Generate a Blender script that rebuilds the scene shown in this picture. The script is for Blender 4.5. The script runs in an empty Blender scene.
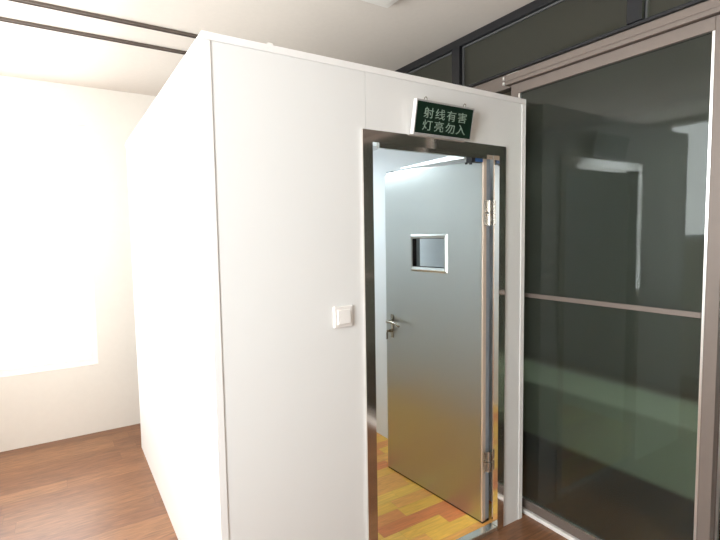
import bpy, bmesh, math, random
from mathutils import Vector, Matrix
random.seed(4)
sc = bpy.context.scene
C = sc.collection

# ------------------------------------------------------------------ camera, world, lights, exposure
cam_d = bpy.data.cameras.new('camera')
cam_d.sensor_fit = 'HORIZONTAL'; cam_d.sensor_width = 36.0
cam_d.lens = 472.28 * 36.0 / 720.0
cam_d.clip_start = 0.02
cam = bpy.data.objects.new('camera', cam_d); C.objects.link(cam)
YAW, PITCH, ROLL = 0.5642, 0.0733, -0.0157
fw = Vector((math.sin(YAW) * math.cos(PITCH), math.cos(YAW) * math.cos(PITCH), -math.sin(PITCH)))
r0 = Vector((math.cos(YAW), -math.sin(YAW), 0)); u0 = r0.cross(fw)
rr = math.cos(ROLL) * r0 + math.sin(ROLL) * u0
uu = -math.sin(ROLL) * r0 + math.cos(ROLL) * u0
M = Matrix.Identity(4)
for i in range(3):
    M[i][0] = rr[i]; M[i][1] = uu[i]; M[i][2] = -fw[i]
M.translation = Vector((-0.427, -1.605, 1.532))
cam.matrix_world = M
sc.camera = cam

world = bpy.data.worlds.new('world'); sc.world = world
world.use_nodes = True
bg = world.node_tree.nodes['Background']
bg.inputs[0].default_value = (0.93, 0.96, 1.0, 1); bg.inputs[1].default_value = 1.8

def area_light(name, loc, direction, sx, sy, power, color):
    d = bpy.data.lights.new(name, 'AREA'); d.shape = 'RECTANGLE'
    d.size = sx; d.size_y = sy; d.energy = power; d.color = color
    o = bpy.data.objects.new(name, d); C.objects.link(o)
    o.location = loc
    o.rotation_euler = Vector(direction).to_track_quat('-Z', 'Y').to_euler()
    return o
# daylight entering through the windows of the left wall and of the back wall (outside the panes)
area_light('daylight_passage_window', (-1.87, 0.95, 2.06), (1, 0, 0), 2.2, 1.15, 74, (1.0, 0.985, 0.96))
area_light('daylight_front_window', (-1.87, -1.28, 1.7), (1, 0, 0), 1.3, 1.7, 112, (0.95, 0.975, 1.0))
area_light('daylight_back_wall', (-0.87, 2.76, 1.5), (0, -1, 0), 1.2, 1.8, 30, (1.0, 0.985, 0.96))

sc.view_settings.view_transform = 'Standard'; sc.view_settings.look = 'None'
sc.view_settings.gamma = 1; sc.view_settings.use_curve_mapping = False
sc.view_settings.exposure = 0.1
sc.cycles.use_denoising = True
sc.cycles.max_bounces = 14; sc.cycles.transparent_max_bounces = 16
sc.cycles.sample_clamp_indirect = 8

# ------------------------------------------------------------------ materials
def mat(name, base=(0.8, 0.8, 0.8), rough=0.5, metal=0.0, emit=None, strength=0.0, spec=0.5):
    m = bpy.data.materials.new(name); m.use_nodes = True
    b = m.node_tree.nodes['Principled BSDF']
    b.inputs['Base Color'].default_value = (*base, 1)
    b.inputs['Roughness'].default_value = rough
    b.inputs['Metallic'].default_value = metal
    b.inputs['Specular IOR Level'].default_value = spec
    if emit:
        b.inputs['Emission Color'].default_value = (*emit, 1)
        b.inputs['Emission Strength'].default_value = strength
    return m
def nt(m):
    return m.node_tree.nodes, m.node_tree.links, m.node_tree.nodes['Principled BSDF']
def N(ns, kind, **kw):
    n = ns.new(kind)
    for k, v in kw.items(): setattr(n, k, v)
    return n
def mathn(ns, ls, op, a, b=None):
    n = N(ns, 'ShaderNodeMath', operation=op)
    for i, v in enumerate((a, b)):
        if v is None: continue
        if isinstance(v, (int, float)): n.inputs[i].default_value = v
        else: ls.new(v, n.inputs[i])
    return n.outputs[0]
def add_noise(m, scale=(8, 8, 8), amount=0.06, bump=0.0, detail=3.0, rough_amount=0.0):
    """slight uneven tone, and optional fine relief, in object space"""
    ns, ls, b = nt(m)
    tc = N(ns, 'ShaderNodeTexCoord'); mp = N(ns, 'ShaderNodeMapping')
    mp.inputs['Scale'].default_value = scale
    ls.new(tc.outputs['Object'], mp.inputs['Vector'])
    nz = N(ns, 'ShaderNodeTexNoise'); nz.inputs['Detail'].default_value = detail
    nz.inputs['Scale'].default_value = 1.0
    ls.new(mp.outputs[0], nz.inputs['Vector'])
    col = b.inputs['Base Color'].default_value[:]
    mx = N(ns, 'ShaderNodeMix', data_type='RGBA')
    lo = [max(0, c * (1 - amount)) for c in col[:3]] + [1]; hi = [min(1, c * (1 + amount)) for c in col[:3]] + [1]
    mx.inputs[6].default_value = lo; mx.inputs[7].default_value = hi
    ls.new(nz.outputs['Fac'], mx.inputs[0]); ls.new(mx.outputs[2], b.inputs['Base Color'])
    if rough_amount:
        r = b.inputs['Roughness'].default_value
        mr = N(ns, 'ShaderNodeMapRange'); mr.inputs[3].default_value = max(0, r - rough_amount); mr.inputs[4].default_value = r + rough_amount
        ls.new(nz.outputs['Fac'], mr.inputs[0]); ls.new(mr.outputs[0], b.inputs['Roughness'])
    if bump:
        bp = N(ns, 'ShaderNodeBump'); bp.inputs['Strength'].default_value = bump; bp.inputs['Distance'].default_value = 0.002
        ls.new(nz.outputs['Fac'], bp.inputs['Height']); ls.new(bp.outputs[0], b.inputs['Normal'])
    return m

def plank_floor(name, cols, width, length, gap_dark, rough, grain=0.18, along_x=True):
    m = mat(name, rough=rough); ns, ls, b = nt(m)
    tc = N(ns, 'ShaderNodeTexCoord'); sp = N(ns, 'ShaderNodeSeparateXYZ')
    ls.new(tc.outputs['Object'], sp.inputs[0])
    U, V = (sp.outputs[0], sp.outputs[1]) if along_x else (sp.outputs[1], sp.outputs[0])
    v = mathn(ns, ls, 'DIVIDE', V, width); row = mathn(ns, ls, 'FLOOR', v)
    w1 = N(ns, 'ShaderNodeTexWhiteNoise', noise_dimensions='1D'); ls.new(row, w1.inputs['W'])
    u = mathn(ns, ls, 'ADD', mathn(ns, ls, 'DIVIDE', U, length), mathn(ns, ls, 'MULTIPLY', w1.outputs['Value'], 7.3))
    idx = mathn(ns, ls, 'FLOOR', u)
    cb = N(ns, 'ShaderNodeCombineXYZ'); ls.new(row, cb.inputs[0]); ls.new(idx, cb.inputs[1])
    w2 = N(ns, 'ShaderNodeTexWhiteNoise', noise_dimensions='2D'); ls.new(cb.outputs[0], w2.inputs['Vector'])
    cr = N(ns, 'ShaderNodeValToRGB'); cr.color_ramp.interpolation = 'CONSTANT'
    e = cr.color_ramp.elements
    while len(e) < len(cols): e.new(0.5)
    for i, c in enumerate(cols):
        e[i].position = i / len(cols); e[i].color = (*c, 1)
    ls.new(w2.outputs['Value'], cr.inputs[0])
    # grain along the planks
    mp = N(ns, 'ShaderNodeMapping')
    mp.inputs['Scale'].default_value = (7, 60, 1) if along_x else (60, 7, 1)
    add = N(ns, 'ShaderNodeVectorMath', operation='ADD'); ls.new(tc.outputs['Object'], add.inputs[0]); ls.new(w2.outputs['Color'], add.inputs[1])
    ls.new(add.outputs[0], mp.inputs[0])
    nz = N(ns, 'ShaderNodeTexNoise'); nz.inputs['Scale'].default_value = 1.0; nz.inputs['Detail'].default_value = 4; nz.inputs['Distortion'].default_value = 1.2
    ls.new(mp.outputs[0], nz.inputs['Vector'])
    mr = N(ns, 'ShaderNodeMapRange'); mr.inputs[1].default_value = 0.3; mr.inputs[2].default_value = 0.7
    mr.inputs[3].default_value = 1 - grain; mr.inputs[4].default_value = 1 + grain
    ls.new(nz.outputs['Fac'], mr.inputs[0])
    # seams
    fv = mathn(ns, ls, 'FRACT', v); fu = mathn(ns, ls, 'FRACT', u)
    sv = mathn(ns, ls, 'LESS_THAN', fv, 0.0014 / width); su = mathn(ns, ls, 'LESS_THAN', fu, 0.0014 / length)
    seam = mathn(ns, ls, 'MAXIMUM', sv, su)
    k = mathn(ns, ls, 'SUBTRACT', 1.0, mathn(ns, ls, 'MULTIPLY', seam, gap_dark))
    tot = mathn(ns, ls, 'MULTIPLY', mr.outputs[0], k)
    sc_ = N(ns, 'ShaderNodeVectorMath', operation='SCALE'); ls.new(cr.outputs[0], sc_.inputs[0]); ls.new(tot, sc_.inputs['Scale'])
    ls.new(sc_.outputs[0], b.inputs['Base Color'])
    return m

def outer_side(ns, ls, fac):
    """the pane's gloss counts where a ray enters the glass, not where it leaves it"""
    g = N(ns, 'ShaderNodeNewGeometry')
    return mathn(ns, ls, 'MULTIPLY', fac, mathn(ns, ls, 'SUBTRACT', 1.0, g.outputs['Backfacing']))
def frosted(name, tint, refr_rough, diff):
    """dark frosted pane: smooth reflecting face over a blurred dim view through"""
    m = bpy.data.materials.new(name); m.use_nodes = True
    ns, ls = m.node_tree.nodes, m.node_tree.links
    ns.remove(ns['Principled BSDF']); out = ns['Material Output']
    rf = N(ns, 'ShaderNodeBsdfRefraction'); rf.inputs['Color'].default_value = (*tint, 1)
    rf.inputs['Roughness'].default_value = refr_rough; rf.inputs['IOR'].default_value = 1.25
    df = N(ns, 'ShaderNodeBsdfDiffuse'); df.inputs['Color'].default_value = (*diff, 1)
    m1 = N(ns, 'ShaderNodeMixShader'); m1.inputs[0].default_value = 0.25
    ls.new(rf.outputs[0], m1.inputs[1]); ls.new(df.outputs[0], m1.inputs[2])
    gl = N(ns, 'ShaderNodeBsdfGlossy'); gl.inputs['Roughness'].default_value = 0.03; gl.inputs['Color'].default_value = (0.8, 0.84, 0.84, 1)
    fr = N(ns, 'ShaderNodeFresnel'); fr.inputs['IOR'].default_value = 1.45
    m2 = N(ns, 'ShaderNodeMixShader'); ls.new(outer_side(ns, ls, fr.outputs[0]), m2.inputs[0]); ls.new(m1.outputs[0], m2.inputs[1]); ls.new(gl.outputs[0], m2.inputs[2])
    ls.new(m2.outputs[0], out.inputs['Surface'])
    return m
def clear_glass(name, tint=(0.95, 0.97, 0.97)):
    m = bpy.data.materials.new(name); m.use_nodes = True
    ns, ls = m.node_tree.nodes, m.node_tree.links
    ns.remove(ns['Principled BSDF']); out = ns['Material Output']
    t = N(ns, 'ShaderNodeBsdfTransparent'); t.inputs[0].default_value = (*tint, 1)
    g = N(ns, 'ShaderNodeBsdfGlossy'); g.inputs['Roughness'].default_value = 0.02
    fr = N(ns, 'ShaderNodeFresnel'); fr.inputs['IOR'].default_value = 1.45
    mx = N(ns, 'ShaderNodeMixShader'); ls.new(outer_side(ns, ls, fr.outputs[0]), mx.inputs[0]); ls.new(t.outputs[0], mx.inputs[1]); ls.new(g.outputs[0], mx.inputs[2])
    ls.new(mx.outputs[0], out.inputs['Surface'])
    return m

MAT = {}
MAT['panel'] = add_noise(mat('booth_panel', (0.80, 0.79, 0.77), 0.45), (3, 3, 1.5), 0.015)
MAT['panel_inner'] = add_noise(mat('booth_inner_panel', (0.80, 0.82, 0.83), 0.5), (3, 3, 3), 0.01)
MAT['trim'] = add_noise(mat('trim_plastic', (0.86, 0.84, 0.82), 0.35), (5, 5, 5), 0.01)
MAT['ceiling'] = add_noise(mat('ceiling_paint', (0.75, 0.68, 0.62), 0.9), (40, 40, 40), 0.03, 0.05)
MAT['wall'] = add_noise(mat('wall_paint', (0.78, 0.73, 0.67), 0.85), (30, 30, 30), 0.02, 0.05)
MAT['rear_wall'] = add_noise(mat('rear_wall_paint', (0.60, 0.54, 0.48), 0.85), (30, 30, 30), 0.02, 0.05)
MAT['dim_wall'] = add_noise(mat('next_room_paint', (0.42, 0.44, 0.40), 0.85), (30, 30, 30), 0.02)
MAT['slot'] = add_noise(mat('slot_dark', (0.10, 0.075, 0.06), 0.7), (20, 20, 20), 0.1)
MAT['mirror_steel'] = add_noise(mat('polished_steel', (0.80, 0.77, 0.73), 0.09, 0.995), (2, 2, 5), 0.03, 0.06, 2.0)
MAT['steel_bright'] = add_noise(mat('bright_steel', (0.56, 0.53, 0.48), 0.26, 1.0), (20, 20, 20), 0.03)
MAT['steel_soft'] = add_noise(mat('soft_steel', (0.60, 0.62, 0.60), 0.42, 1.0), (20, 20, 20), 0.03)
MAT['handle_steel'] = add_noise(mat('satin_brass_steel', (0.40, 0.36, 0.29), 0.22, 1.0), (20, 20, 20), 0.03)
MAT['groove'] = add_noise(mat('edge_groove_grey', (0.40, 0.43, 0.47), 0.35, 0.6), (10, 10, 10), 0.04)
MAT['bead'] = add_noise(mat('bead_grey', (0.09, 0.09, 0.09), 0.5), (10, 10, 10), 0.04)
MAT['edge_strip'] = add_noise(mat('edge_strip_warm_reflection', (0.80, 0.66, 0.54), 0.35, 0.7), (10, 10, 4), 0.05)  # bare steel lip, with the room's warm reflection painted into its base colour
MAT['gasket'] = add_noise(mat('dark_gasket', (0.015, 0.013, 0.012), 0.6), (20, 20, 20), 0.1)
MAT['black'] = add_noise(mat('black_plastic', (0.012, 0.012, 0.014), 0.45), (20, 20, 20), 0.1)
MAT['blue'] = add_noise(mat('blue_sticker', (0.02, 0.10, 0.30), 0.4), (20, 20, 20), 0.05)
MAT['alu'] = add_noise(mat('aluminium', (0.85, 0.85, 0.84), 0.28, 1.0), (20, 20, 4), 0.03)
MAT['brown_alu'] = add_noise(mat('brown_aluminium', (0.17, 0.135, 0.115), 0.45, 0.15), (4, 30, 30), 0.05)
MAT['dark_alu'] = add_noise(mat('black_aluminium', (0.011, 0.011, 0.013), 0.4, 0.2), (10, 10, 10), 0.05)
MAT['sign_green'] = add_noise(mat('sign_green', (0.004, 0.019, 0.010), 0.3), (10, 10, 10), 0.06)
MAT['sign_text'] = add_noise(mat('sign_lettering', (0.27, 0.36, 0.29), 0.5), (30, 30, 30), 0.05)
MAT['sign_frame'] = add_noise(mat('sign_case_silver', (0.62, 0.60, 0.59), 0.35, 0.5), (10, 10, 10), 0.04)
MAT['white_plastic'] = add_noise(mat('white_plastic', (0.86, 0.82, 0.78), 0.3), (10, 10, 10), 0.01)
MAT['pale_green'] = add_noise(mat('pale_green_paint', (0.68, 0.78, 0.66), 0.6), (6, 6, 6), 0.03)
MAT['sill'] = add_noise(mat('sill_steel', (0.70, 0.72, 0.68), 0.2, 0.9), (10, 10, 10), 0.04)
MAT['lamp'] = mat('lamp_diffuser', (0.9, 0.9, 0.9), 0.5, 0, (0.80, 0.93, 1.0), 11.5)
MAT['fill_lamp'] = mat('next_room_fill_diffuser', (0.9, 0.9, 0.9), 0.5, 0, (0.93, 1.0, 0.92), 19.0)  # glow of the added fill lamp behind the glass
MAT['glass_door'] = frosted('frosted_dark_glass', (0.72, 0.76, 0.70), 0.22, (0.045, 0.052, 0.048))
MAT['glass_transom'] = frosted('transom_dark_glass', (0.30, 0.31, 0.25), 0.45, (0.14, 0.135, 0.11))
MAT['window_glass'] = clear_glass('window_glass')
MAT['lead_glass'] = clear_glass('lead_glass', (0.96, 0.98, 0.99))
MAT['room_floor'] = plank_floor('brown_wood_floor', [(0.215, 0.095, 0.042), (0.18, 0.076, 0.034), (0.24, 0.11, 0.049), (0.195, 0.085, 0.038)], 0.125, 0.95, 0.5, 0.36, 0.3)
MAT['booth_floor'] = plank_floor('mixed_laminate', [(0.78, 0.44, 0.065), (0.66, 0.21, 0.06), (0.74, 0.35, 0.08), (0.82, 0.49, 0.085), (0.70, 0.27, 0.07), (0.76, 0.41, 0.07)], 0.083, 0.27, 0.25, 0.32, 0.14)

# brushed steel of the leaf
m = mat('brushed_steel', (0.52, 0.54, 0.525), 0.27, 1.0); ns, ls, b = nt(m)
b.inputs['Anisotropic'].default_value = 0.3
tc = N(ns, 'ShaderNodeTexCoord'); mp = N(ns, 'ShaderNodeMapping'); mp.inputs['Scale'].default_value = (260, 260, 2)
ls.new(tc.outputs['Object'], mp.inputs[0])
nz = N(ns, 'ShaderNodeTexNoise'); nz.inputs['Scale'].default_value = 1; nz.inputs['Detail'].default_value = 2; ls.new(mp.outputs[0], nz.inputs['Vector'])
mr = N(ns, 'ShaderNodeMapRange'); mr.inputs[3].default_value = 0.30; mr.inputs[4].default_value = 0.34
ls.new(nz.outputs['Fac'], mr.inputs[0]); ls.new(mr.outputs[0], b.inputs['Roughness'])
MAT['brushed'] = m

# ------------------------------------------------------------------ builders
class MB:
    def __init__(self): self.bm = bmesh.new()
    def box(self, x0, x1, y0, y1, z0, z1, T=None):
        v = [self.bm.verts.new(T @ Vector(p) if T else p) for p in
             [(x0,y0,z0),(x1,y0,z0),(x1,y1,z0),(x0,y1,z0),(x0,y0,z1),(x1,y0,z1),(x1,y1,z1),(x0,y1,z1)]]
        for f in [(0,3,2,1),(4,5,6,7),(0,1,5,4),(1,2,6,5),(2,3,7,6),(3,0,4,7)]:
            self.bm.faces.new([v[i] for i in f])
        return self
    def frustum(self, a, bq):
        """ring a (4 points) to ring b (4 points), closed"""
        va = [self.bm.verts.new(p) for p in a]; vb = [self.bm.verts.new(p) for p in bq]
        self.bm.faces.new(va[::-1]); self.bm.faces.new(vb)
        for i in range(4):
            j = (i + 1) % 4; self.bm.faces.new([va[i], va[j], vb[j], vb[i]])
        return self
    def tube(self, pts, rads, seg=14):
        pts = [Vector(p) for p in pts]
        if isinstance(rads, (int, float)): rads = [rads] * len(pts)
        rings = []; prev = None
        for i, p in enumerate(pts):
            t = (pts[min(i + 1, len(pts) - 1)] - pts[max(i - 1, 0)]).normalized()
            if prev is None:
                n = t.orthogonal().normalized()
            else:
                n = (prev - t * prev.dot(t)).normalized()
            prev = n; bq = t.cross(n)
            rings.append([self.bm.verts.new(p + rads[i] * (math.cos(2*math.pi*k/seg) * n + math.sin(2*math.pi*k/seg) * bq)) for k in range(seg)])
        for a, c in zip(rings, rings[1:]):
            for k in range(seg): self.bm.faces.new([a[k], a[(k+1) % seg], c[(k+1) % seg], c[k]])
        self.bm.faces.new(rings[0][::-1]); self.bm.faces.new(rings[-1])
        return self
    def build(self, name, m, parent=None, bevel=0.0, smooth=False, seg=2):
        bmesh.ops.recalc_face_normals(self.bm, faces=self.bm.faces[:])
        me = bpy.data.meshes.new(name); self.bm.to_mesh(me); self.bm.free()
        me.materials.append(MAT[m] if isinstance(m, str) else m)
        o = bpy.data.objects.new(name, me); C.objects.link(o)
        if parent: o.parent = parent
        if smooth:
            for p in me.polygons: p.use_smooth = True
            e = o.modifiers.new('edge', 'EDGE_SPLIT'); e.split_angle = math.radians(40)
        if bevel:
            bv = o.modifiers.new('bevel', 'BEVEL'); bv.width = bevel; bv.segments = seg; bv.limit_method = 'ANGLE'
        return o
def box(name, m, parent, x0, x1, y0, y1, z0, z1, bevel=0.0):
    return MB().box(x0, x1, y0, y1, z0, z1).build(name, m, parent, bevel)
def thing(name, loc, label, cat, group=None, rz=0.0):
    o = bpy.data.objects.new(name, None); C.objects.link(o); o.empty_display_size = 0.1
    o.location = loc; o.rotation_euler = (0, 0, rz)
    o['label'] = label; o['category'] = cat; o['kind'] = 'thing'
    if group: o['group'] = group
    return o
def structure(o, label=None, cat=None):
    o['kind'] = 'structure'
    if label: o['label'] = label
    if cat: o['category'] = cat
    return o
def copy_tree(o, parent=None):
    c = o.copy(); C.objects.link(c)
    if parent: c.parent = parent
    for ch in list(o.children): copy_tree(ch, c)
    return c

# ------------------------------------------------------------------ the room
HC = 2.693; XP = 1.645; XL = -1.75; YB = 2.62; YF = -3.6; XE = 4.4
structure(box('floor', 'room_floor', None, XL - 0.1, XE + 0.1, YF - 0.1, YB + 0.1, -0.06, 0.0), 'brown wooden plank floor of the room', 'floor')
structure(box('ceiling', 'ceiling', None, XL - 0.1, XE + 0.1, YF - 0.1, YB + 0.1, HC, HC + 0.08), 'plain off-white painted room ceiling', 'ceiling')
structure(box('wall_front', 'rear_wall', None, XL - 0.1, XE + 0.1, YF - 0.1, YF, 0, HC), 'brown-grey painted wall behind the viewer', 'wall')
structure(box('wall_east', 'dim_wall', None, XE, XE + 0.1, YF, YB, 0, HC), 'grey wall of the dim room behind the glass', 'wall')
# left wall with a wide window opening
WL = (-0.2, 2.1, 1.4, 2.67); WF = (-1.98, -0.58, 0.8, 2.6)
mb = MB()
ys = [YF, WF[0], WF[1], WL[0], WL[1], YB]
for a, c in ((ys[0], ys[1]), (ys[2], ys[3]), (ys[4], ys[5])): mb.box(XL - 0.1, XL, a, c, 0, HC)
for y0, y1, z0, z1 in (WL, WF): mb.box(XL - 0.1, XL, y0, y1, 0, z0).box(XL - 0.1, XL, y0, y1, z1, HC)
structure(mb.build('wall_left', 'wall', None), 'pale painted wall with a wide bright window', 'wall')
# back wall with a window opening left of the booth
WB = (-1.5, -0.22, 0.55, 2.4)
mb = MB(); x0, x1, z0, z1 = WB
mb.box(XL - 0.1, x0, YB, YB + 0.1, 0, HC).box(x1, XE + 0.1, YB, YB + 0.1, 0, HC).box(x0, x1, YB, YB + 0.1, 0, z0).box(x0, x1, YB, YB + 0.1, z1, HC)
structure(mb.build('wall_back', 'wall', None), 'pale beige wall at the end of the passage left of the booth', 'wall')

def window(name, axis, lo, hi, z0, z1, pos, n, label):
    root = thing(name, ((lo + hi) / 2, pos, z0) if axis == 'x' else (pos, (lo + hi) / 2, z0), label, 'window')
    root['kind'] = 'structure'
    h = z1 - z0; w = hi - lo
    def bx(nm, m_, a, bq, c, d, t0, t1):
        if axis == 'x': return box(nm, m_, root, a, bq, t0, t1, c, d)
        return box(nm, m_, root, t0, t1, a, bq, c, d)
    f = MB()
    for (a, bq, c, d) in [(-w/2, w/2, 0, 0.05), (-w/2, w/2, h - 0.05, h), (-w/2, -w/2 + 0.05, 0.05, h - 0.05), (w/2 - 0.05, w/2, 0.05, h - 0.05)]:
        f.box(a, bq, 0.02, 0.07, c, d) if axis == 'x' else f.box(-0.07, -0.02, a, bq, c, d)
    f.build('window_frame', 'trim', root)
    pw = (w - 0.1) / n; s = (0.04, 0.046) if axis == 'x' else (-0.046, -0.04)
    t = (0.025, 0.065) if axis == 'x' else (-0.065, -0.025)
    for i in range(n):
        a = -w/2 + 0.05 + i * pw
        bx('window_pane', 'window_glass', a + (0.02 if i else 0), a + pw - (0.02 if i < n - 1 else 0), 0.05, h - 0.05, *s)
        if i: bx('window_mullion', 'trim', a - 0.02, a + 0.02, 0.05, h - 0.05, *t)
    return root
window('window_1', 'y', WL[0], WL[1], WL[2], WL[3], XL, 2, 'wide white framed window beside the passage left of the booth')
window('window_4', 'y', WF[0], WF[1], WF[2], WF[3], XL, 2, 'wide white framed window in the left wall in front of the booth')
window('window_2', 'x', WB[0], WB[1], WB[2], WB[3], YB, 2, 'bright window in the wall at the end of the passage')

# dark ceiling slots beyond the booth
for i, yy in enumerate((1.26, 1.545)):
    t = thing('ceiling_slot_vent', (-0.25, yy, HC - 0.012), ('long dark ceiling slot nearer the front of the booth, upper one in the view', 'long dark ceiling slot deeper into the passage, lower one in the view')[i], 'vent', 'dark ceiling slots')
    L = 0.95
    MB().box(-L, L, -0.011, 0.011, 0.004, 0.011).build('slot', 'slot', t)
    MB().box(-L, L, -0.017, -0.0115, 0, 0.0115).box(-L, L, 0.0115, 0.017, 0, 0.0115).build('slot_rim', 'slot', t)

# square ceiling lamp (off) whose corner peeks in at the top
t = thing('ceiling_lamp', (0.80, 0.17, HC), 'unlit square white ceiling lamp cut off by the top edge of the view', 'lamp')
MB().box(-0.23, 0.23, -0.23, 0.23, -0.022, 0).build('lamp_frame', 'white_plastic', t, 0.004)
MB().box(-0.2, 0.2, -0.2, 0.2, -0.028, -0.0225).build('lamp_diffuser', 'white_plastic', t, 0.003)

# ------------------------------------------------------------------ glass partition on the right
# fixed transom glazing under the ceiling
t = thing('window_3', (XP + 0.03, 0, 2.39), 'dark framed transom glazing under the ceiling above the sliding door', 'window'); t['kind'] = 'structure'
TZ = HC - 2.39
ya, yb = YF + 0.02, YB - 0.02
f = MB()
f.box(-0.03, 0.03, ya, yb, TZ - 0.045, TZ)
f.box(-0.022, 0.03, ya, yb, 0, 0.014)
f.build('transom_frame', 'dark_alu', t, 0.002)
mull = [-2.6, -1.55, -0.5, 0.555, 1.6]
for y in mull: MB().box(-0.03, 0.03, y - 0.032, y + 0.032, 0.014, TZ - 0.045).build('mullion', 'dark_alu', t, 0.002)
edges = [ya] + [v for y in mull for v in (y - 0.032, y + 0.032)] + [yb]
for a, c in zip(edges[::2], edges[1::2]):
    MB().box(0.006, 0.014, a, c, 0.014, TZ - 0.045).build('transom_pane', 'glass_transom', t)
    g = MB()
    g.box(-0.004, 0.006, a, a + 0.008, 0.014, TZ - 0.045).box(-0.004, 0.006, c - 0.008, c, 0.014, TZ - 0.045)
    g.box(-0.004, 0.006, a + 0.008, c - 0.008, TZ - 0.053, TZ - 0.045)
    g.build('glazing_bead', 'bead', t)
# fixed brown header beam under the transom
structure(box('trim_1', 'brown_alu', None, XP + 0.025, XP + 0.085, ya, yb, 2.315, 2.39, 0.002), 'brown metal header beam under the transom glazing', 'beam')
# white floor guide strip
structure(box('trim_2', 'white_plastic', None, XP - 0.008, XP + 0.055, ya, yb, 0.0, 0.020, 0.003), 'white floor guide strip under the sliding glass door', 'trim')
# sliding track with its end cap
t = thing('sliding_door_track', (XP, 0.165, 2.318), 'brown metal track rail with a bright end clip above the sliding glass door', 'rail')
MB().box(-0.018, 0.022, -3.5, 0, 0, 0.052).box(-0.022, -0.018, -3.5, 0, 0.018, 0.024).build('rail', 'brown_alu', t, 0.002)
c = MB().box(-0.021, 0.0, 0.0, 0.012, 0.004, 0.020).box(-0.021, 0.0, 0.0, 0.012, 0.028, 0.047).build('end_clip', 'alu', t, 0.002)
MB().box(-0.010, 0.004, -0.085, -0.004, 0.0521, 0.057).build('stop_strip', 'alu', t, 0.001)

def sliding_door(y_hi, y_lo, dx, label, handle_hi):
    t = thing('sliding_glass_door', (XP + dx, y_hi, 0.022), label, 'door', 'sliding glass doors of the partition'); t['kind'] = 'thing'
    w = y_hi - y_lo; H = 2.294
    a = (0.0, 0.034)
    MB().box(*a, -0.046, 0, 0, H).build('stile', 'brown_alu', t, 0.002)
    MB().box(*a, -w, -w + 0.046, 0, H).build('stile', 'brown_alu', t, 0.002)
    MB().box(*a, -w + 0.046, -0.046, H - 0.05, H).build('top_rail', 'brown_alu', t, 0.002)
    MB().box(*a, -w + 0.046, -0.046, 0.004, 0.052).build('bottom_rail', 'brown_alu', t, 0.002)
    MB().box(0.014, 0.020, -w + 0.046, -0.046, 0.052, H - 0.05).build('glass_pane', 'glass_door', t)
    MB().box(0.004, 0.0135, -w + 0.060, -0.060, 1.168, 1.190).build('crossbar', 'brown_alu', t, 0.001)
    g = MB()
    g.box(0.002, 0.0138, -0.056, -0.047, 0.053, H - 0.051).box(0.002, 0.0138, -w + 0.047, -w + 0.056, 0.053, H - 0.051)
    g.box(0.002, 0.0138, -w + 0.056, -0.056, 0.053, 0.057)
    g.build('glazing_strip', 'alu', t)
    return t
sliding_door(0.139, -0.84, 0.004, 'brown framed dark frosted sliding glass door right beside the booth', True)
sliding_door(-0.795, -1.80, 0.042, 'brown framed dark frosted sliding glass door next along, cut by the right edge', True)
sliding_door(-1.755, -2.53, 0.004, 'brown framed dark frosted sliding glass door behind the viewer, third along', True)
structure(box('wall_right', 'rear_wall', None, XP + 0.02, XP + 0.09, YF, -2.53, 0.02, 2.315), 'wall pier at the end of the glass partition', 'wall')

# dim room behind the glass: a low pale cabinet and an added fill lamp, out of view, that lights it
t = thing('low_cabinet', (2.15, 0.25, 0), 'low pale green cabinet blurred behind the dark frosted glass', 'cabinet')
MB().box(0, 0.4, -1.4, 1.0, 0.20, 0.53).build('body', 'pale_green', t, 0.006)
MB().box(-0.012, 0.41, -1.41, 1.01, 0.531, 0.56).build('cabinet_top', 'pale_green', t, 0.003)
for yy in (-1.3, 0.9): MB().box(0.03, 0.36, yy - 0.03, yy + 0.03, 0, 0.199).build('leg', 'black', t)
t = thing('next_room_fill_lamp', (2.08, -0.95, HC), 'added fill lamp, out of view, lighting the room behind the glass', 'lamp')
MB().box(-0.3, 0.3, -0.3, 0.3, -0.03, 0).build('lamp_frame', 'white_plastic', t)
MB().box(-0.27, 0.27, -0.27, 0.27, -0.036, -0.0305).build('lamp_diffuser', 'fill_lamp', t)

# ------------------------------------------------------------------ the booth
W, D, H = 1.593, 2.12, 2.2
DL, DR, DT = 0.608, 1.443, 1.953       # outer edge of the door frame
IL, IR, IT = 0.655, 1.397, 1.905       # inner edge
booth = thing('shielding_booth', (0, 0, 0), 'white panelled radiation booth with a steel door frame standing in the room', 'booth')
FL = 0.02
box('front_panel', 'panel', booth, 0.002, DL + 0.02, 0.004, 0.05, 0, H - 0.002)
box('front_panel', 'panel', booth, DL + 0.0215, DR - 0.02, 0.004, 0.05, DT - 0.02, H - 0.002)
box('front_panel', 'panel', booth, DR - 0.02, W - 0.002, 0.004, 0.05, 0, H - 0.002)
box('side_panel', 'panel', booth, 0.002, 0.05, 0.05, D, 0, H - 0.002)
box('side_panel', 'panel_inner', booth, 1.555, W - 0.002, 0.05, D, 0, H - 0.002)
box('back_panel', 'panel_inner', booth, 0.05, 1.555, D - 0.05, D, 0, H - 0.002)
box('roof_panel', 'panel_inner', booth, 0.05, 1.555, 0.05, D - 0.05, 2.15, H - 0.002)
box('booth_floor', 'booth_floor', booth, 0.05, 1.555, 0.0405, D - 0.05, 0.001, FL)
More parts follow.
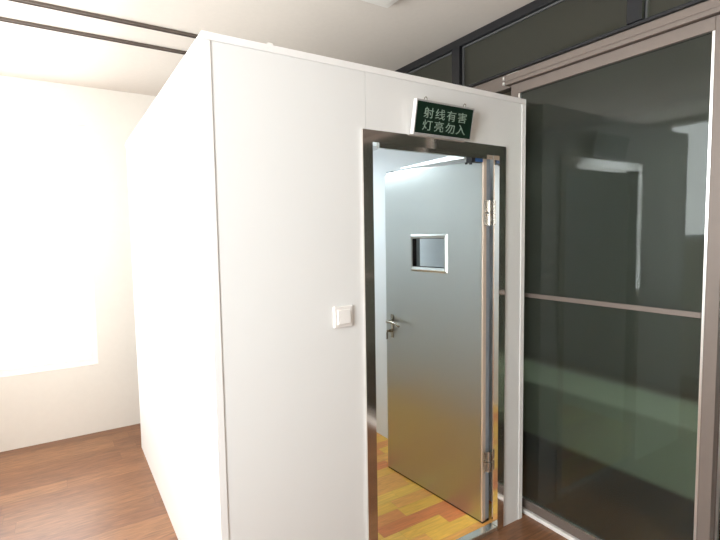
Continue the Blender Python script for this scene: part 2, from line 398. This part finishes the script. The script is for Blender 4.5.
# edge trims
mb = MB(); mb.box(0, 0.023, 0, 0.0039, 0, H - 0.0235).box(-0.004, -0.0001, 0, 0.155, 0, H - 0.0235)
mb.build('corner_trim', 'trim', booth, 0.0015)
MB().box(W - 0.025, W, 0, 0.0039, 0, H - 0.0235).box(W - 0.0015, W + 0.004, 0, 0.05, 0, H - 0.0235).build('corner_trim', 'trim', booth, 0.0015)
MB().box(-0.004, W + 0.004, -0.001, 0.0039, H - 0.023, H + 0.003).box(-0.004, W + 0.004, 0.004, 0.03, H - 0.0015, H + 0.003).build('top_trim', 'trim', booth, 0.0015)
MB().box(-0.004, 0.0, 0.0305, D, H - 0.023, H + 0.003).box(0.0005, 0.03, 0.0305, D, H - 0.0015, H + 0.003).build('top_trim', 'trim', booth, 0.0015)
MB().box(0.226, 0.246, 0.008, 0.03, H + 0.0035, H + 0.014).build('roof_clip', 'white_plastic', booth, 0.002)
# polished steel door frame: face, jamb returns, header return, stop
f = MB(); fy = -0.006
f.box(DL, IL, fy, 0.0035, 0.0, DT)                      # left face
f.box(IR, DR, fy, 0.0035, 0.0, DT)                      # right face
f.box(IL, IR, fy, 0.0035, IT, DT)                       # header face
f.box(IL - 0.004, IL, 0.0035, 0.0500, 0.0, IT)           # left return
f.box(IR, IR + 0.004, 0.0035, 0.032, 0.0, IT)           # right return
f.box(IR + 0.004, DR - 0.021, 0.026, 0.032, 0.0, IT)    # hinge rebate
f.box(IL, IR, 0.0035, 0.052, IT, IT + 0.004)            # header return
f.box(0.715, IR, 0.034, 0.052, IT - 0.012, IT)          # header stop
f.build('door_frame', 'mirror_steel', booth)
box('door_sill', 'sill', booth, IL, IR, -0.002, 0.0400, 0.0005, FL + 0.004, 0.003)

# ------------------------------------------------------------------ the steel door, hinged on the right, opening inwards
HX, HY = 1.356, 0.060
ang = math.atan2(0.762, -0.053)               # direction from the hinge edge to the free edge
DZ0, DZ1 = 0.030, 1.897
LW = 0.764
# local frame: +x along the leaf from the hinge edge to the free edge, +y = outer face side, z up
door = thing('steel_door', (HX, HY, DZ0), 'brushed stainless steel door with a small viewing window, swung inwards in the booth doorway', 'door', rz=ang)
DH = DZ1 - DZ0
TH = 0.058
# outer face lies at local y = 0 ; body goes to -y
wx0, wx1 = LW - 0.527, LW - 0.236             # viewing window outer frame (from hinge)
wz0, wz1 = 1.317 - DZ0, 1.533 - DZ0
hx0, hx1, hz0, hz1 = wx0 + 0.025, wx1 - 0.013, wz0 + 0.027, wz1 - 0.024
mb = MB()
def leaf(a, c, z0, z1): mb.box(a, c, -TH, 0, z0, z1)
E0 = 0.010
leaf(E0, hx0, 0, DH); leaf(hx1, LW, 0, DH); leaf(hx0, hx1, 0, hz0); leaf(hx0, hx1, hz1, DH)
mb.build('door_leaf', 'brushed', door)
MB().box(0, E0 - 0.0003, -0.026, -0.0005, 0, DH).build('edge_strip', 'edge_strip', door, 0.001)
MB().box(0.004, E0 - 0.0005, -TH, -0.0265, 0.0, DH).build('edge_groove', 'groove', door)
MB().box(0.0, LW, -TH + 0.004, -0.003, -0.012, -0.0005).build('bottom_seal', 'gasket', door)
# viewing window: bevelled frame, dark reveal, pane
fr = MB()
yo = 0.008
def P(x, y, z): return Vector((x, y, z))
outer = [(wx0, wz0), (wx1, wz0), (wx1, wz1), (wx0, wz1)]
inner = [(hx0, hz0), (hx1, hz0), (hx1, hz1), (hx0, hz1)]
for i in range(4):
    j = (i + 1) % 4
    o1, o2, i1, i2 = outer[i], outer[j], inner[i], inner[j]
    k = 0.45
    m1 = (o1[0] + (i1[0] - o1[0]) * k, o1[1] + (i1[1] - o1[1]) * k); m2 = (o2[0] + (i2[0] - o2[0]) * k, o2[1] + (i2[1] - o2[1]) * k)
    ring = [P(o1[0], 0.0005, o1[1]), P(o2[0], 0.0005, o2[1]), P(i2[0], 0.0005, i2[1]), P(i1[0], 0.0005, i1[1])]
    top = [P(m1[0], yo, m1[1]), P(m2[0], yo, m2[1]), P(i2[0], 0.004, i2[1]), P(i1[0], 0.004, i1[1])]
    fr.frustum(ring, top)
vf = fr.build('viewing_window_frame', 'steel_soft', door)
rv = MB(); g = 0.003
rv.box(hx0 + 0.0005, hx0 + g, -0.028, 0.001, hz0 + g, hz1 - g).box(hx1 - g, hx1 - 0.0005, -0.028, 0.001, hz0 + g, hz1 - g)
rv.box(hx0 + 0.0005, hx1 - 0.0005, -0.028, 0.001, hz0 + 0.0005, hz0 + g).box(hx0 + 0.0005, hx1 - 0.0005, -0.028, 0.001, hz1 - g, hz1 - 0.0005)
rv.build('viewing_window_reveal', 'gasket', vf)
box('viewing_window_pane', 'lead_glass', vf, hx0 + g + 0.0005, hx1 - g - 0.0005, -0.042, -0.030, hz0 + g + 0.0005, hz1 - g - 0.0005)
# lever handle
px = LW - 0.060
hz = 0.996 - DZ0
pl = MB().box(px - 0.011, px + 0.011, 0.0004, 0.006, 0.889 - DZ0, 1.036 - DZ0).build('handle_plate', 'handle_steel', door, 0.002)
pts = [(px, 0.006, hz), (px, 0.036, hz), (px, 0.046, hz - 0.001), (px - 0.006, 0.052, hz + 0.001), (px - 0.02, 0.054, hz + 0.003),
       (px - 0.055, 0.053, hz + 0.002), (px - 0.09, 0.051, hz - 0.006), (px - 0.116, 0.048, hz - 0.016)]
MB().tube(pts, [0.009, 0.008, 0.0078, 0.0078, 0.0078, 0.0078, 0.0072, 0.006]).build('lever', 'handle_steel', pl, 0, True)
MB().tube([(px, 0.006, 0.935 - DZ0), (px, 0.026, 0.935 - DZ0)], 0.010, 18).build('lock_cylinder', 'handle_steel', pl, 0, True)
MB().box(px - 0.003, px + 0.003, 0.0262, 0.048, 0.928 - DZ0, 0.942 - DZ0).box(px - 0.002, px + 0.002, 0.040, 0.052, 0.885 - DZ0, 0.9279 - DZ0).build('key', 'handle_steel', pl, 0.001)
# closer slide rail on the top edge of the leaf
rl = MB().box(0.10, LW - 0.004, -0.040, -0.012, DH + 0.0005, DH + 0.020).build('top_slide_rail', 'alu', door, 0.002)
MB().box(LW - 0.055, LW - 0.003, -0.044, -0.008, DH + 0.0205, DH + 0.026).build('rail_end_cap', 'groove', rl, 0.002)
MB().box(0.10, 0.115, -0.020, 0.004, DH - 0.012, DH - 0.002).build('rubber_stop', 'black', door, 0.002)
# hinges (two), with knuckle, door plate, jamb plate and screws
inv = Matrix.Rotation(-ang, 4, 'Z') @ Matrix.Translation((-HX, -HY, -DZ0))
for zc, hh in ((1.633, 0.062), (0.352, 0.054)):
    mbh = MB()
    pin = inv @ Vector((1.3855, 0.046, zc - hh)); 
    mbh.tube([(pin.x, pin.y, pin.z), (pin.x, pin.y, pin.z + hh - 0.002)], 0.0075, 16).tube([(pin.x, pin.y, pin.z + hh + 0.002), (pin.x, pin.y, pin.z + 2 * hh)], 0.0075, 16)
    k = mbh.build('hinge', 'steel_bright', door, 0, True)
    q = MB()
    q.box(1.358, 1.379, 0.050, 0.0535, zc - hh, zc - 0.003, inv).box(1.358, 1.379, 0.050, 0.0535, zc + 0.003, zc + hh, inv)
    q.build('hinge_plate', 'steel_bright', k, 0.0008)
    q = MB()
    q.box(1.393, 1.416, 0.0355, 0.039, zc - hh, zc - 0.003, inv).box(1.393, 1.416, 0.0355, 0.039, zc + 0.003, zc + hh, inv)
    q.build('hinge_plate', 'steel_bright', k, 0.0008)
    for dz in (-0.042, -0.026, -0.010, 0.012, 0.028, 0.044):
        for x_, y_ in ((1.3685, 0.0499), (1.4045, 0.0354)):
            a = inv @ Vector((x_, y_, zc + dz)); c_ = inv @ Vector((x_, y_ - 0.0015, zc + dz))
            MB().tube([tuple(a), tuple(c_)], 0.0035, 10).build('screw', 'handle_steel', k)

# door closer under the header
cl = thing('door_closer', (1.262, 0.056, 1.9065), 'small black and blue door closer tucked under the steel header', 'door closer')
MB().box(0.012, 0.032, 0, 0.04, -0.030, 0.035).build('end_block', 'black', cl, 0.002)
MB().box(0.0325, 0.088, 0.002, 0.038, -0.026, 0.035).build('body', 'black', cl, 0.002)
MB().box(0.036, 0.086, 0.0002, 0.0018, -0.025, 0.004).build('blue_label', 'blue', cl)
MB().tube([(0.022, 0.018, -0.0305), (0.022, 0.018, -0.038)], 0.008, 14).build('spindle', 'black', cl, 0, True)
ar = MB()
ar.frustum([Vector(p) for p in [(0.004, 0.045, -0.006), (0.026, 0.045, -0.006), (0.026, 0.045, 0.022), (0.004, 0.045, 0.022)]],
           [Vector(p) for p in [(0.052, 0.62, 0.018), (0.064, 0.62, 0.018), (0.064, 0.62, 0.023), (0.052, 0.62, 0.023)]])
ar.build('closer_arm', 'alu', cl, 0.001)

# ceiling lamp inside the booth
t = thing('booth_ceiling_lamp', (0.78, 1.5, 2.15), 'lit cool white panel lamp on the ceiling inside the booth', 'lamp')
MB().box(-0.31, 0.31, -0.31, 0.31, -0.018, -0.0005).build('lamp_frame', 'trim', t)
MB().box(-0.29, 0.29, -0.29, 0.29, -0.060, -0.0185).build('lamp_diffuser', 'lamp', t)

# ------------------------------------------------------------------ light switch
t = thing('light_switch', (0.506, 0.004, 1.212), 'square white rocker light switch left of the doorway', 'light switch')
MB().frustum([Vector(p) for p in [(-0.043, -0.0003, -0.043), (0.043, -0.0003, -0.043), (0.043, -0.0003, 0.043), (-0.043, -0.0003, 0.043)]],
             [Vector(p) for p in [(-0.041, -0.011, -0.041), (0.041, -0.011, -0.041), (0.041, -0.011, 0.041), (-0.041, -0.011, 0.041)]]).build('switch_plate', 'white_plastic', t, 0.002)
MB().frustum([Vector(p) for p in [(-0.030, -0.0113, -0.029), (0.030, -0.0113, -0.029), (0.030, -0.0113, 0.029), (-0.030, -0.0113, 0.029)]],
             [Vector(p) for p in [(-0.028, -0.019, -0.027), (0.028, -0.019, -0.027), (0.028, -0.0145, 0.027), (-0.028, -0.0145, 0.027)]]).build('rocker', 'white_plastic', t, 0.0012)

# ------------------------------------------------------------------ warning sign hung above the doorway, leaning forward
SW, SH, ST = 0.330, 0.141, 0.024
sign = thing('warning_sign', (1.013, -0.003, 1.958), 'dark green warning sign with pale Chinese lettering hung above the doorway', 'sign')
sign.rotation_euler = (math.radians(11), 0, 0)
b_ = 0.007
MB().box(-SW/2, SW/2, -ST + 0.003, 0, 0, SH).build('sign_case', 'white_plastic', sign, 0.001)
f = MB()
f.box(-SW/2, SW/2, -ST, -ST + 0.0028, 0, b_).box(-SW/2, SW/2, -ST, -ST + 0.0028, SH - b_, SH)
f.box(-SW/2, -SW/2 + 0.004, -ST, -ST + 0.0028, b_, SH - b_).box(SW/2 - 0.004, SW/2, -ST, -ST + 0.0028, b_, SH - b_)
f.build('sign_frame', 'sign_frame', sign)
MB().box(-SW/2 + 0.0042, SW/2 - 0.0042, -ST + 0.001, -ST + 0.0029, b_ + 0.0002, SH - b_ - 0.0002).build('sign_face', 'sign_green', sign)
def glyph_mesh(ch):
    cu = bpy.data.curves.new('glyph', 'FONT'); cu.body = ch; cu.size = 0.050; cu.align_x = 'CENTER'
    cu.offset = 0.0; cu.extrude = 0.0004
    o = bpy.data.objects.new('glyph', cu); C.objects.link(o)
    dg = bpy.context.evaluated_depsgraph_get(); dg.update()
    me = bpy.data.meshes.new_from_object(o.evaluated_get(dg))
    bpy.data.objects.remove(o); bpy.data.curves.remove(cu)
    return me
lt = bmesh.new()
for row, txt in enumerate(('射线有害', '灯亮勿入')):
    for k, ch in enumerate(txt):
        me = glyph_mesh(ch)
        xs = [v.co.x for v in me.vertices]; ys = [v.co.y for v in me.vertices]
        cx, cy = (min(xs) + max(xs)) / 2, (min(ys) + max(ys)) / 2
        X = -0.095 + k * 0.0645; Z = SH * (0.655 if row == 0 else 0.295)
        T = Matrix.Translation((X, -ST + 0.0004, Z)) @ Matrix.Rotation(math.pi / 2, 4, 'X') @ Matrix.Diagonal((1.18, 0.93, 1, 1)) @ Matrix.Translation((-cx, -cy, 0))
        me.transform(T); lt.from_mesh(me); bpy.data.meshes.remove(me)
me = bpy.data.meshes.new('lettering'); lt.to_mesh(me); lt.free(); me.materials.append(MAT['sign_text'])
o = bpy.data.objects.new('lettering', me); C.objects.link(o); o.parent = sign
for x_ in (-0.108, 0.117):
    q = MB(); q.tube([(x_ + 0.008 * math.cos(a_ * math.pi / 8), -0.008, SH + 0.001 + 0.013 * math.sin(a_ * math.pi / 8)) for a_ in range(9)], 0.0016, 8)
    q.build('hanger', 'steel_bright', sign, 0, True)
